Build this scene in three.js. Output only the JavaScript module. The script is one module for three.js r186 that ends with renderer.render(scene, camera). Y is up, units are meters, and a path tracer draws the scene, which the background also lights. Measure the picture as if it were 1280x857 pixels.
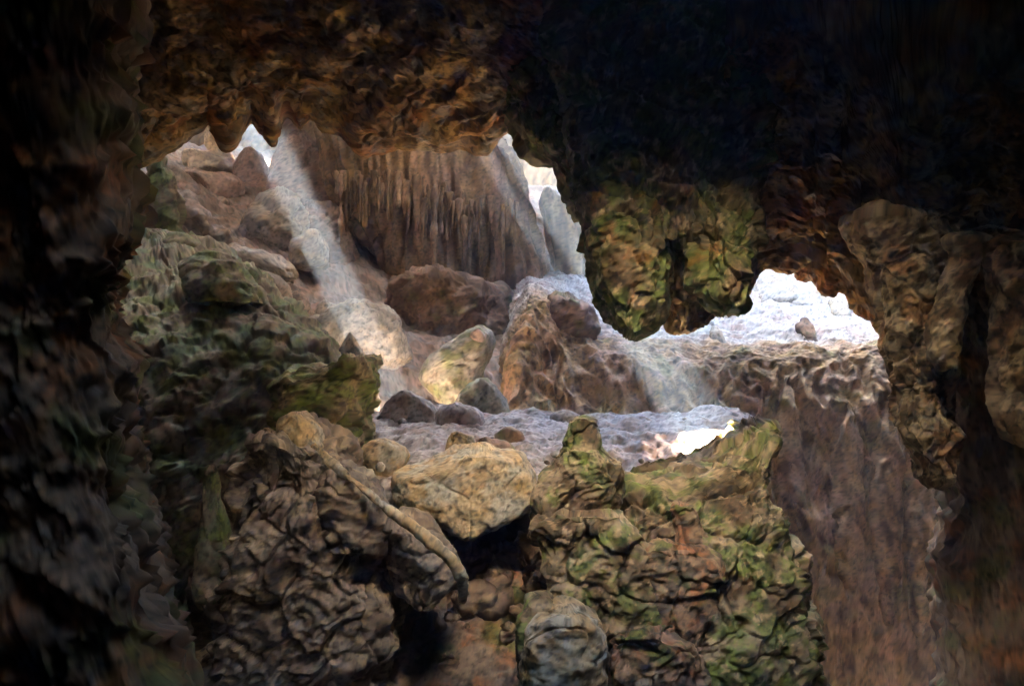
import * as THREE from 'three';
import { Sky } from 'three/addons/objects/Sky.js';
import { mergeVertices } from 'three/addons/utils/BufferGeometryUtils.js';
import { createNoise3D } from 'simplex-noise';

// ------------------------------------------------------------------ camera, sky, sun, exposure
const scene = new THREE.Scene();
const camera = new THREE.PerspectiveCamera(40, 1280 / 857, 0.05, 400);
camera.position.set(0, 0, 0);
camera.lookAt(0, 0, -1);

const SUN = new THREE.Vector3(-0.5, 0.9, -0.4);          // towards the sun: behind the far chamber, high on the left
const sky = new Sky();
sky.name = 'sky';
sky.scale.setScalar(1000);
sky.userData = { kind: 'structure' };
sky.material.uniforms.sunPosition.value.copy(SUN).normalize();
sky.material.uniforms.turbidity.value = 8;
sky.material.uniforms.rayleigh.value = 0.5;
sky.material.uniforms.mieCoefficient.value = 0.004;
scene.add(sky);
scene.environmentIntensity = 0.1;

const sun = new THREE.DirectionalLight(0xfff4e6, 5);
sun.position.copy(SUN).normalize().multiplyScalar(60).add(new THREE.Vector3(0, 0, -12));
sun.target.position.set(0, 0, -12);
sun.castShadow = true;
sun.shadow.mapSize.set(4096, 4096);
Object.assign(sun.shadow.camera, { left: -26, right: 26, top: 26, bottom: -26, near: 1, far: 130 });
scene.add(sun, sun.target);

const renderer = new THREE.WebGLRenderer({ antialias: true });
renderer.setSize(1024, 685);
renderer.toneMapping = THREE.LinearToneMapping;
renderer.toneMappingExposure = 210;
renderer.shadowMap.enabled = true;

scene.fog = new THREE.FogExp2(new THREE.Color(0.64, 0.82, 1.0), 0.013);

// ------------------------------------------------------------------ helpers
const F = 428.5 / Math.tan(THREE.MathUtils.degToRad(20));
const at = (px, py, d) => new THREE.Vector3((px - 640) / F * d, (428.5 - py) / F * d, -d);   // a direction of the photograph and a distance
const lerp = (a, b, t) => a + (b - a) * t;
const clamp = (x, a = 0, b = 1) => Math.min(b, Math.max(a, x));
const sstep = (a, b, x) => { const t = clamp((x - a) / (b - a)); return t * t * (3 - 2 * t); };
function rng(seed) { let s = seed >>> 0; return () => { s = (s + 0x6d2b79f5) | 0; let t = Math.imul(s ^ (s >>> 15), 1 | s); t = (t + Math.imul(t ^ (t >>> 7), 61 | t)) ^ t; return ((t ^ (t >>> 14)) >>> 0) / 4294967296; }; }
const n3 = createNoise3D(rng(7)), m3 = createNoise3D(rng(23));
function fbm(x, y, z, oct) { let s = 0, a = 0.5; for (let i = 0; i < oct; i++) { s += a * n3(x, y, z); x = x * 2.03 + 5.1; y = y * 2.03 - 3.7; z = z * 2.03 + 1.9; a *= 0.5; } return s; }
function ridge(x, y, z, oct) { let s = 0, a = 0.5; for (let i = 0; i < oct; i++) { s += a * (1 - Math.abs(m3(x, y, z)) * 2); x = x * 2.1 + 3.3; y = y * 2.1 + 8.1; z = z * 2.1 - 4.7; a *= 0.5; } return s; }
const hash = (i, j, k, s) => { let h = Math.imul(i, 374761393) ^ Math.imul(j, 668265263) ^ Math.imul(k, 2147483647 - 1640531527) ^ Math.imul(s, 974711); h = Math.imul(h ^ (h >>> 13), 1274126177); h ^= h >>> 16; return (h >>> 0) / 4294967296; };
const W = [0, 0, 0];
function worley(x, y, z) {                                                             // nearest and second nearest distance
  const ix = Math.floor(x), iy = Math.floor(y), iz = Math.floor(z);
  let a = 9, b = 9, ci = 0, cj = 0, ck = 0;
  for (let i = ix - 1; i <= ix + 1; i++) for (let j = iy - 1; j <= iy + 1; j++) for (let k = iz - 1; k <= iz + 1; k++) {
    const dx = i + hash(i, j, k, 1) - x, dy = j + hash(i, j, k, 2) - y, dz = k + hash(i, j, k, 3) - z, d = dx * dx + dy * dy + dz * dz;
    if (d < a) { b = a; a = d; ci = i; cj = j; ck = k; } else if (d < b) b = d;
  }
  W[0] = Math.sqrt(a); W[1] = Math.sqrt(b); W[2] = hash(ci, cj, ck, 9);
  return W;
}

// relief of each kind of rock: metres along the normal for a point of the place
const relief = {
  sponge(p, k) {                                                                       // pitted, broken limestone with joints
    const wx = p.x + 0.1 * n3(p.x * 2, p.y * 2, p.z * 2) + 0.02 * m3(p.x * 9, p.y * 9, p.z * 9), wy = p.y + 0.1 * n3(p.y * 2, p.z * 2, p.x * 2) + 0.02 * m3(p.y * 9, p.z * 9, p.x * 9), wz = p.z;
    const c = worley(wx * 2.1, wy * 2.4, wz * 2.1), joint = sstep(0.07, 0.0, c[1] - c[0]), big = c[2] - 0.5;
    const w2 = worley(wx * 7.5, wy * 8.5, wz * 7.5), mid = w2[2] - 0.5, pit = sstep(0.5, 0.12, w2[0]) * (w2[2] > 0.55 ? 1 : 0);
    const w3 = worley(wx * 19, wy * 19, wz * 19), small = w3[2] - 0.5, hole = sstep(0.45, 0.1, w3[0]) * (w3[2] > 0.5 ? 1 : 0);
    return k * (0.26 * fbm(p.x * 0.9, p.y * 0.9, p.z * 0.9, 3) + 0.06 * fbm(wx * 2.6, wy * 2.6, wz * 2.6, 5) + 0.1 * big + 0.045 * mid + 0.014 * small - 0.06 * joint - 0.06 * pit - 0.022 * hole);
  },
  flow(p, k) {                                                                         // dripstone: folds that run down
    const s = fbm(p.x * 1.3, p.y * 0.25, p.z * 1.3, 2);
    return k * (0.22 * s + 0.17 * ridge(p.x * 2.2 + s, p.y * 0.28, p.z * 2.2, 2) + 0.04 * fbm(p.x * 3, p.y * 2, p.z * 3, 3) + 0.028 * ridge(p.x * 8, p.y * 0.9, p.z * 8, 2) + 0.008 * ridge(p.x * 16, p.y * 8, p.z * 16, 2));
  },
  boulder(p, k) {
    const w = worley(p.x * 1.7 + 3, p.y * 1.9, p.z * 1.7), e = w[1] - w[0];
    const c = sstep(0.05, 0, Math.abs(m3(p.x * 1.6, p.y * 1.6, p.z * 1.6)));
    return k * (0.22 * fbm(p.x * 1.4, p.y * 1.4, p.z * 1.4, 5) + 0.08 * Math.min(e, 0.5) + 0.05 * ridge(p.x * 3.6, p.y * 4.4, p.z * 3.6, 2) - 0.07 * c + 0.022 * ridge(p.x * 13, p.y * 15, p.z * 13, 3));
  },
  smooth(p, k) { return k * (0.16 * fbm(p.x * 1.1, p.y * 1.1, p.z * 1.1, 2) + 0.07 * fbm(p.x * 3.3, p.y * 3.3, p.z * 3.3, 3) + 0.02 * ridge(p.x * 9, p.y * 9, p.z * 9, 2)); },
  dust(p, k) { return k * (0.16 * fbm(p.x * 0.9, p.y * 0.9, p.z * 0.9, 3) + 0.05 * ridge(p.x * 2.6, p.y * 3, p.z * 3.2, 2) + 0.026 * ridge(p.x * 7, p.y * 9, p.z * 8, 3)); },
  ceiling(p, k) { return relief.sponge(p, k) * lerp(1, 0.4, sstep(-10.5, -10.8, p.z) * sstep(-11.5, -11.2, p.z)); },
  terrace(p, k) { const t = sstep(-14.0, -14.7, p.z); return (t < 1 ? (1 - t) * relief.flow(p, k) : 0) + (t > 0 ? t * relief.dust(p, k * 1.1) : 0); },
  strata(p, k) {                                                                       // stepped, broken beds
    const h = p.y * 3.3 + 0.8 * p.x + 1.5 * fbm(p.x * 0.9, p.y * 0.7, p.z * 0.9, 3), s = h - Math.floor(h), on = sstep(-0.3, 0.3, n3(p.x * 1.3, p.y * 1.3, p.z * 1.3));
    const w = worley(p.x * 2.2 + 0.25 * n3(p.x * 3, p.y * 3, p.z * 3), p.y * 3.6, p.z * 2.2), e = sstep(0.07, 0, w[1] - w[0]), big = w[2] - 0.5;
    const w2 = worley(p.x * 8, p.y * 11, p.z * 8), mid = w2[2] - 0.5, pit = sstep(0.5, 0.15, w2[0]) * (w2[2] > 0.6 ? 1 : 0);
    return k * (0.28 * fbm(p.x * 1.1, p.y * 1.1, p.z * 1.1, 3) + 0.08 * on * (sstep(0.0, 0.2, s) - s) + 0.08 * fbm(p.x * 2.8, p.y * 3.4, p.z * 2.8, 5) + 0.09 * big + 0.035 * mid - 0.04 * e - 0.04 * pit);
  },
};

// colours of each kind of rock (linear), patches and stains with outlines of their own
const mix = (o, c, t) => { o[0] = lerp(o[0], c[0], t); o[1] = lerp(o[1], c[1], t); o[2] = lerp(o[2], c[2], t); };
const OCHRE = [0.5, 0.31, 0.12], TAN = [0.5, 0.37, 0.22], CREAM = [0.64, 0.5, 0.34], PINK = [0.5, 0.32, 0.23], RUST = [0.36, 0.13, 0.045], UMBER = [0.13, 0.075, 0.042], SOOT = [0.045, 0.036, 0.028], MOSS = [0.13, 0.17, 0.04], BRIGHTMOSS = [0.23, 0.27, 0.06], PALE = [0.56, 0.52, 0.48], GREY = [0.3, 0.28, 0.25], ALGA = [0.17, 0.24, 0.16];
function tintOf(base, layers) {                                                         // layers: [colour, scale, threshold, softness, strength, stretch of height]
  return (p, o) => {
    o[0] = base[0]; o[1] = base[1]; o[2] = base[2];
    let q = 0;
    const fine = n3(p.x * 34, p.y * 34, p.z * 34);
    for (const [c, s, t, w, a, v = 1] of layers) {
      q += 17.3;
      const f = fbm(p.x * s * 1.5 + q, p.y * s * 1.5 * v - q, p.z * s * 1.5, 4) + 0.1 * fine;
      mix(o, c, a * sstep(t - w * 1.5, t + w * 1.5, f));
    }
    const v = fbm(p.x * 6, p.y * 6, p.z * 6, 4), g = (1 + 0.5 * v + 0.25 * fine) * (1 - 0.55 * sstep(0.12, 0.4, fbm(p.x * 13 + 9, p.y * 13, p.z * 13, 2)));
    const l = 0.3 * o[0] + 0.59 * o[1] + 0.11 * o[2];
    for (let a = 0; a < 3; a++) o[a] = Math.max(0.015, (l + (o[a] - l) * 1.12) * g);
  };
}
const tint = {
  ceiling: tintOf(OCHRE, [[TAN, 1.1, 0.08, 0.15, 0.8], [RUST, 0.8, 0.12, 0.15, 0.75], [UMBER, 1.9, 0.12, 0.1, 0.75], [GREY, 2.7, 0.25, 0.08, 0.6]]),
  hanging: tintOf([0.22, 0.19, 0.09], [[UMBER, 0.8, 0.05, 0.2, 0.8], [MOSS, 1.3, 0.0, 0.15, 0.8], [TAN, 4.5, 0.28, 0.08, 0.6], [RUST, 1.5, 0.4, 0.1, 0.5]]),
  hangingTan: tintOf([0.4, 0.28, 0.14], [[RUST, 1.8, 0.15, 0.12, 0.6], [UMBER, 2.6, 0.12, 0.1, 0.7]]),
  pendant: tintOf([0.42, 0.32, 0.19], [[RUST, 1.2, 0.22, 0.1, 0.5], [UMBER, 2.8, 0.12, 0.08, 0.75], [SOOT, 5, 0.25, 0.08, 0.6]]),
  wall: tintOf([0.27, 0.19, 0.125], [[UMBER, 0.9, 0.15, 0.2, 0.5], [RUST, 1.6, 0.2, 0.12, 0.6], [MOSS, 1.1, 0.25, 0.12, 0.6]]),
  bank: tintOf([0.3, 0.23, 0.15], [[UMBER, 0.9, 0.05, 0.2, 0.7], [MOSS, 1.4, 0.15, 0.12, 0.75], [ALGA, 2.1, 0.2, 0.1, 0.5], [BRIGHTMOSS, 3.1, 0.34, 0.08, 0.5]]),
  mossTan: tintOf([0.45, 0.35, 0.2], [[MOSS, 1.3, 0.05, 0.12, 0.85], [BRIGHTMOSS, 1.9, 0.1, 0.12, 0.8], [UMBER, 3.2, 0.2, 0.1, 0.7, 2]]),
  mossy: tintOf([0.38, 0.28, 0.17], [[MOSS, 1.6, 0.02, 0.12, 0.85], [BRIGHTMOSS, 3.2, 0.26, 0.1, 0.7], [UMBER, 1.4, 0.08, 0.12, 0.85], [TAN, 4.1, 0.3, 0.06, 0.8]]),
  block: tintOf([0.34, 0.23, 0.14], [[RUST, 1.3, 0.1, 0.12, 0.7], [MOSS, 1.7, 0.14, 0.1, 0.8], [PINK, 2.3, 0.2, 0.08, 0.6], [SOOT, 3.5, 0.18, 0.08, 0.75]]),
  flow: tintOf([0.32, 0.22, 0.14], [[OCHRE, 0.7, 0.1, 0.2, 0.7], [PINK, 1.1, 0.1, 0.15, 0.6, 0.2], [UMBER, 1.7, 0.1, 0.15, 0.8, 0.18], [TAN, 2.6, 0.2, 0.1, 0.6, 0.2]]),
  face: tintOf([0.44, 0.29, 0.17], [[PINK, 0.8, 0.05, 0.2, 0.8, 0.4], [MOSS, 0.9, 0.25, 0.12, 0.55], [OCHRE, 1.3, 0.18, 0.12, 0.6], [UMBER, 2.4, 0.2, 0.1, 0.8, 0.4], [TAN, 1.5, 0.2, 0.12, 0.6]]),
  terrace: tintOf(PALE, [[[0.45, 0.33, 0.27], 0.9, 0.2, 0.12, 0.8], [[0.3, 0.2, 0.15], 2.4, 0.28, 0.06, 0.7]]),
  ledge: tintOf([0.5, 0.44, 0.4], [[[0.36, 0.24, 0.17], 1.2, 0.2, 0.1, 0.8], [[0.22, 0.14, 0.1], 3.1, 0.25, 0.06, 0.7]]),
  pale: tintOf([0.5, 0.45, 0.38], [[TAN, 1.3, 0.12, 0.12, 0.7], [GREY, 2.7, 0.2, 0.1, 0.6]]),
  egg: tintOf([0.42, 0.37, 0.28], [[MOSS, 1.3, 0.15, 0.15, 0.7], [GREY, 2.1, 0.1, 0.12, 0.6], [UMBER, 3, 0.28, 0.08, 0.6]]),
  boulder: tintOf([0.56, 0.43, 0.26], [[[0.45, 0.43, 0.36], 1.5, 0.05, 0.15, 0.8], [OCHRE, 2.1, 0.15, 0.1, 0.6], [UMBER, 6, 0.3, 0.06, 0.5]]),
  slope: tintOf([0.33, 0.25, 0.19], [[PINK, 0.7, 0.1, 0.15, 0.7], [UMBER, 1.3, 0.15, 0.12, 0.6], [GREY, 1.9, 0.1, 0.12, 0.6]]),
  pink: tintOf([0.52, 0.38, 0.3], [[PINK, 0.9, 0.05, 0.2, 0.7], [UMBER, 2.2, 0.28, 0.08, 0.5], [PALE, 1.6, 0.2, 0.12, 0.5]]),
  brown: tintOf([0.3, 0.19, 0.12], [[PINK, 1.1, 0.15, 0.15, 0.7], [UMBER, 1.7, 0.1, 0.12, 0.7], [MOSS, 1.3, 0.3, 0.1, 0.5]]),
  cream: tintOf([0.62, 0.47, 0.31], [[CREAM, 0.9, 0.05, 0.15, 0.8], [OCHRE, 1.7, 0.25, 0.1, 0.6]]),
  gully: tintOf([0.26, 0.18, 0.12], [[UMBER, 1.8, 0.05, 0.15, 0.8], [TAN, 2.2, 0.3, 0.08, 0.5]]),
  rubble: tintOf([0.32, 0.24, 0.17], [[UMBER, 1.8, 0.1, 0.12, 0.7], [TAN, 3, 0.2, 0.1, 0.6]]),
};
const rockMat = new THREE.MeshStandardMaterial({ vertexColors: true, roughness: 0.92 });

const dullMat = new THREE.MeshStandardMaterial({ color: new THREE.Color(0.24, 0.19, 0.14), roughness: 0.95 });
const paleMat = new THREE.MeshStandardMaterial({ color: new THREE.Color(0.6, 0.5, 0.37), roughness: 0.95 });
const used = new Map();
function numbered(name) { const n = used.get(name) ?? 0; used.set(name, n + 1); return n ? `${name}_${String(n).padStart(3, '0')}` : name; }

// turns a smooth grid of points into a rock surface: relief along the normals, then colours
function carve(pos, index, o) {
  const g = new THREE.BufferGeometry();
  g.setAttribute('position', new THREE.BufferAttribute(pos, 3));
  g.setIndex(index);
  g.computeVertexNormals();
  const nor = g.attributes.normal.array, n = pos.length / 3, col = new Float32Array(n * 3), p = new THREE.Vector3(), c = [0, 0, 0];
  const rel = relief[o.relief ?? 'boulder'], k = o.k ?? 1, tn = tint[o.tint ?? 'boulder'], sx = o.shift ?? 0;
  for (let i = 0; i < n; i++) {
    p.set(pos[i * 3] + sx, pos[i * 3 + 1], pos[i * 3 + 2]);
    const h = rel(p, k) * (o.fade ? o.fade(i) : 1);
    tn(p, c);
    if (o.patch) o.patch(p, c);
    for (let a = 0; a < 3; a++) { pos[i * 3 + a] += nor[i * 3 + a] * h; col[i * 3 + a] = clamp(c[a], 0.012, 0.9); }
  }
  g.setAttribute('color', new THREE.BufferAttribute(col, 3));
  g.computeVertexNormals();
  return g;
}
function put(name, g, o) {                                                              // one mesh, its origin at its base
  g.computeBoundingBox();
  const b = g.boundingBox, base = new THREE.Vector3((b.min.x + b.max.x) / 2, b.min.y, (b.min.z + b.max.z) / 2);
  if (o.parent) base.copy(o.parent.position);
  g.translate(-base.x, -base.y, -base.z);
  const m = new THREE.Mesh(g, rockMat);
  m.name = o.parent ? name : numbered(name);
  m.castShadow = m.receiveShadow = true;
  if (o.parent) { o.parent.add(m); if (o.label) m.userData.label = o.label; return m; }
  m.position.copy(base);
  if (o.structure) m.userData = { kind: 'structure' };
  else { m.userData = { label: o.label, category: o.category ?? 'rock' }; if (o.group) m.userData.group = o.group; }
  scene.add(m);
  return m;
}
function thing(name, label, category, position, group) {
  const t = new THREE.Group(); t.name = numbered(name); t.position.copy(position); t.userData = { label, category };
  if (group) t.userData.group = group;
  scene.add(t);
  return t;
}
const cat = (a, b, c, d, t) => 0.5 * (2 * b + (c - a) * t + (2 * a - 5 * b + 4 * c - d) * t * t + (3 * b - a - 3 * c + d) * t * t * t);

// a rock from level slices: [height in the picture, left edge, right edge, distance, depth radius in metres]
function loft(name, rows, o) {
  const res = o.res ?? 2, e = 2 / (o.n ?? 2.4);
  const R = rows.map((r) => [r[0], r[1], r[2], r[3] ?? o.d, r[4] ?? o.rz ?? 0.5 * (r[2] - r[1]) / F * (r[3] ?? o.d)]);
  const get = (t) => {
    const i = Math.min(R.length - 2, Math.floor(t)), f = t - i, a = R[Math.max(0, i - 1)], b = R[i], c = R[i + 1], d = R[Math.min(R.length - 1, i + 2)];
    return b.map((_, j) => j === 0 || o.linear ? lerp(b[j], c[j], f) : cat(a[j], b[j], c[j], d[j], f));
  };
  const slices = [];
  for (let i = 0; i < R.length - 1; i++) { const a = R[i], b = R[i + 1], m = Math.max(1, Math.round(Math.max(Math.abs(b[0] - a[0]), 0.45 * Math.abs(b[1] - a[1]), 0.45 * Math.abs(b[2] - a[2]), 0.3 * Math.abs(b[3] - a[3]) * F / a[3]) / (R[i + 1][0] < -10 || R[i][0] > 865 ? res * 5 : res))); for (let k = 0; k < m; k++) slices.push(get(i + k / m)); }
  slices.push(get(R.length - 1 - 1e-6));
  const wide = Math.max(...R.map((r) => r[2] - r[1]));
  const front = Math.max(10, Math.round(wide * 1.05 * (1 + 0.4 * Math.min(1, (o.rz ?? 0.3) / Math.max(0.05, wide / F * (o.d ?? 9)))) / res)), back = Math.max(6, Math.round(front * 0.22)), nu = front + back;
  const widest = R.reduce((a, b) => (b[2] - b[1] > a[2] - a[1] ? b : a)), aspect = clamp(widest[4] / Math.max(0.01, (widest[2] - widest[1]) / 2 / F * widest[3]), 0.1, 4);
  const around = [[0, Math.PI, front], [Math.PI, 2 * Math.PI, back]].flatMap(([a0, a1, m]) => {      // even steps round the slice
    const pts = [], run = [0], N = 1200;
    for (let i = 0; i <= N; i++) { const a = lerp(a0, a1, i / N), ca = Math.cos(a), sa = Math.sin(a); pts.push([-Math.sign(ca) * Math.abs(ca) ** e, Math.sign(sa) * Math.abs(sa) ** e]); if (i) run.push(run[i - 1] + Math.hypot(pts[i][0] - pts[i - 1][0], aspect * (pts[i][1] - pts[i - 1][1]))); }
    const out = []; let i = 0;
    for (let k = 0; k < m; k++) { const q = k / m * run[N]; while (i < N - 1 && run[i + 1] < q) i++; const f = (q - run[i]) / Math.max(1e-9, run[i + 1] - run[i]); out.push([lerp(pts[i][0], pts[i + 1][0], f), lerp(pts[i][1], pts[i + 1][1], f)]); }
    return out;
  });
  const rings = [];
  const capped = (s, top) => {                                                           // closes an end with a low dome
    const w = s[2] - s[1]; const m = Math.max(2, Math.min(40, Math.round(w / 2 / res / 1.3))); const list = [];
    for (let k = 1; k < m; k++) { const q = k / m; list.push([s, q, top]); }
    return list;
  };
  const first = capped(slices[0], 1), last = capped(slices[slices.length - 1], -1).reverse();
  for (const x of first) rings.push(x);
  for (const s of slices) rings.push([s, 1, 0]);
  for (const x of last) rings.push(x);
  const pos = new Float32Array((rings.length * nu + 2) * 3), index = [];
  const place = (s, q, cap, cx, cz, at3) => {
    const d = s[3], mid = (s[1] + s[2]) / 2, hw = Math.max(0.5, (s[2] - s[1]) / 2) / F * d;
    const rise = cap * Math.min(hw, 0.35) * (o.dome ?? 0.25) * (1 - q * q);
    pos[at3] = (mid - 640) / F * d + cx * hw * q;
    pos[at3 + 1] = (428.5 - s[0]) / F * d + rise;
    pos[at3 + 2] = -d - s[4] * (o.inset ?? 0.6) + cz * Math.max(0.01, s[4]) * q;
  };
  for (let r = 0; r < rings.length; r++) for (let u = 0; u < nu; u++) {
    place(rings[r][0], rings[r][1], rings[r][2], around[u][0], around[u][1], (r * nu + u) * 3);
  }
  const T = rings.length * nu, B = T + 1;
  place(slices[0], 0, 1, 0, 0, T * 3); place(slices[slices.length - 1], 0, -1, 0, 0, B * 3);
  for (let r = 0; r < rings.length - 1; r++) for (let u = 0; u < nu; u++) {
    const v = (u + 1) % nu, a = r * nu + u, b = r * nu + v, c = a + nu, d = b + nu;
    index.push(a, c, b, b, c, d);
  }
  for (let u = 0; u < nu; u++) { const v = (u + 1) % nu; index.push(T, u, v, B, (rings.length - 1) * nu + v, (rings.length - 1) * nu + u); }
  return put(name, carve(pos, index, o), o);
}
// a surface through rows of points (Vector3), smooth both ways
function sheet(name, rows, nu, nv, o) {
  const pos = new Float32Array((nu + 1) * (nv + 1) * 3), index = [];
  const h = rows.length, w = rows[0].length, wt = o.weights ?? new Array(h - 1).fill(1), total = wt.reduce((a, b) => a + b, 0);
  const along = (u) => { let q = u * total, i = 0; while (i < h - 2 && q > wt[i]) q -= wt[i++]; return i + Math.min(1, q / wt[i]); };
  for (let j = 0; j <= nv; j++) {
    const tj = Math.min(h - 1 - 1e-6, along(j / nv)), y = Math.floor(tj), fy = tj - y;
    for (let i = 0; i <= nu; i++) {
      const ti = Math.min(w - 1 - 1e-6, i / nu * (w - 1)), x = Math.floor(ti), fx = ti - x;
      for (let a = 0; a < 3; a++) {
        const line = (r) => { const L = rows[clamp(r, 0, h - 1)], k = 'xyz'[a]; return cat(L[Math.max(0, x - 1)][k], L[x][k], L[Math.min(w - 1, x + 1)][k], L[Math.min(w - 1, x + 2)][k], fx); };
        pos[(j * (nu + 1) + i) * 3 + a] = cat(line(y - 1), line(y), line(y + 1), line(y + 2), fy);
      }
    }
  }
  for (let j = 0; j < nv; j++) for (let i = 0; i < nu; i++) { const a = j * (nu + 1) + i, b = a + 1, c = a + nu + 1, d = c + 1; if (o.flip) index.push(a, b, c, b, d, c); else index.push(a, c, b, b, c, d); }
  return put(name, carve(pos, index, o), o);
}
const poly = (list, x) => { if (x <= list[0][0]) return list[0][1]; for (let i = 1; i < list.length; i++) if (x <= list[i][0]) { const [a, b] = list[i - 1], [c, d] = list[i]; return lerp(b, d, (x - a) / (c - a)); } return list[list.length - 1][1]; };
const blot = (p, c, center, r, color, edge = 0.25) => { const q = Math.hypot(p.x - center.x, p.y - center.y, p.z - center.z) / r + 0.55 * fbm(p.x * 5, p.y * 5, p.z * 5, 3); mix(c, color, sstep(1, 1 - edge, q) * 0.9); };

// ------------------------------------------------------------------ the shell of the cave
const ROOF = 8;
const toRoof = (v) => v.clone().addScaledVector(SUN, (ROOF - v.y) / SUN.y);              // where the sun ray that lands on v crosses the roof
function jagged(cx, cz, rx, rz, seed, n = 22) {
  const r = rng(seed), pts = [];
  for (let i = 0; i < n; i++) { const a = -i / n * 2 * Math.PI, k = 0.78 + 0.44 * r(); pts.push(new THREE.Vector2(cx + Math.cos(a) * rx * k, cz + Math.sin(a) * rz * k)); }
  return new THREE.Path(pts);
}
function buildShell() {
  const shape = new THREE.Shape([[-18, -36], [18, -36], [18, 16], [-18, 16]].map(([x, z]) => new THREE.Vector2(x, z)));
  const spot = (v, rx, rz, seed) => { const h = toRoof(v); shape.holes.push(jagged(h.x, h.z, rx, rz, seed)); };
  spot(at(496, 516, 12.9), 0.41, 0.42, 1);                                               // the broad beam in front of the pale boulder
  spot(at(712, 382, 16.3), 0.24, 0.24, 3);                                              // the short beam in front of the flowstone
  spot(at(872, 546, 10.5), 0.44, 0.4, 4);                                               // sun on the corner of the near ledge
  shape.holes.push(jagged(-0.5, -16.5, 1.5, 1.0, 13, 36));                            // skylight over the near ledge, seen from below past the hanging edge
  shape.holes.push(jagged(6.4, -19.0, 3.4, 3.2, 5, 40));                                  // skylight over the terrace
  shape.holes.push(jagged(-5.3, -13.5, 0.75, 1.15, 14, 30));                              // opening above the dark bank
  shape.holes.push(jagged(-9.9, -17, 1.0, 2.8, 9, 40));                                // slot over the slope on the left
  shape.holes.push(jagged(-8.8, -27.6, 0.6, 0.6, 6, 40));                               // sinkhole at the back
  shape.holes.push(jagged(1.6, -27.0, 2.2, 1.9, 7, 40));                                // sinkhole behind the flowstone
  shape.holes.push(jagged(-0.2, -1.1, 3.1, 2.4, 8, 48));                                   // the entrance behind the camera
  const g = new THREE.ExtrudeGeometry(shape, { depth: 0.3, bevelEnabled: false, curveSegments: 4 });
  g.rotateX(Math.PI / 2);                                                               // shape y becomes z
  g.translate(0, ROOF + 0.3, 0);
  const slab = (w, h, d, x, y, z) => new THREE.BoxGeometry(w, h, d).translate(x, y, z);
  const add = (name, geo, mat = dullMat) => { const m = new THREE.Mesh(geo, mat); m.name = numbered(name); m.userData = { kind: 'structure' }; m.castShadow = m.receiveShadow = true; scene.add(m); };
  add('cave_roof', g);
  add('cave_wall', slab(0.8, 16, 52, -18.2, 0, -10));
  add('cave_wall', slab(0.8, 16, 52, 18.2, 0, -10));
  add('cave_wall', slab(37, 16, 0.8, 0, 0, -36.2));
  add('cave_wall', slab(37, 16, 0.8, 0, 0, 16.2));
  add('cave_wall', slab(0.5, 5, 10.5, 2.3, 5.9, -18.2));                                  // rib that hangs from the roof beside the skylight
  add('cave_floor', slab(37, 0.8, 53, 0, -7, -10));
  add('hill', slab(0.9, 8.6, 18, -12.8, 12.6, -19.4));
  const back = slab(34, 0.8, 30, 0, 0, 0).rotateX(-1.13).translate(0, 20, 11.6); add('hill', back, paleMat);        // sunlit hillside behind and above
  add('hill', slab(0.5, 14, 16, -5.6, 15.3, -5));                                      // outcrop that keeps the sun out of the shaft
  add('cave_ceiling', slab(17.5, 0.4, 26.2, -9.25, 3.9, 3.3));                              // upper ceiling round the shaft that lets its light down
  add('cave_ceiling', slab(6, 0.42, 4.4, 0.9, 3.9, -7.4));
  add('cave_ceiling', slab(16.6, 0.4, 25.4, 9.7, 3.9, 3.7));
  add('cave_ceiling', slab(2.65, 0.4, 19, 0.36, 3.9, 7.0));
  add('hill', slab(0.4, 6, 4.8, -6.85, 11.3, -14.1));
  add('hill', slab(0.4, 8, 8.6, -2.75, 12.3, -19.9));
  add('hill', slab(0.9, 17, 30, 1.5, 17, -19));                                       // outcrop that keeps the sun off the terrace
}
buildShell();

// ceiling over the near chamber, with its hanging edge
const LIP = [[-400, 300], [0, 262], [120, 215], [170, 205], [200, 196], [221, 186], [237, 175], [254, 165], [260, 158], [267, 170], [275, 183], [282, 190], [292, 180], [300, 166], [310, 155], [316, 153], [322, 160], [332, 175], [339, 183], [345, 180], [350, 164], [359, 149], [367, 160], [376, 168], [384, 160], [389, 152], [394, 163], [402, 168], [425, 170], [437, 182], [448, 194], [458, 196], [472, 192], [493, 189], [521, 191], [555, 189], [574, 185], [594, 196], [609, 198], [622, 187], [632, 172], [639, 165], [647, 176], [656, 186], [664, 188], [690, 190], [760, 190], [820, 190]];
{
  const rows = [], prof = [[10.3, null, 8.2], [10.5, 3.2], [10.9, 1.3], [11.1, 0.32], [11.05, 0.03], [10.85, 0.0], [10.5, 0.08], [10.2, 0.2], [9.95, 0.38], [9.75, 0.6], [9.6, 0.84], [9.45, 1.12], [9.3, 1.45], [9.2, 2.0], [9.1, null, 5], [9.05, null, 6.5], [9.0, null, 8.1]];
  for (const [d, dy, abs] of prof) {
    const row = [];
    for (let px = -420; px <= 820; px += 5) {
      const yl = (428.5 - poly(LIP, px)) / F * 11;
      const flat = poly([[-420, 230], [180, 198], [260, 185], [420, 185], [820, 190]], px), yf = (428.5 - flat) / F * 11;
      const near = d > 10.6 ? 1 : sstep(9.8, 10.6, d);
      row.push(new THREE.Vector3((px - 640) / F * Math.max(d, 7), abs ?? lerp(yf, yl, near) + dy, -d));
    }
    rows.push(row);
  }
  sheet('cave_ceiling', rows, 560, 300, { weights: [1, 1, 1, 2, 2, 4, 4, 4, 4, 4, 4, 4, 1, 1, 1, 1], relief: 'ceiling', k: 0.8, tint: 'ceiling', structure: true, flip: true });
}
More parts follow.
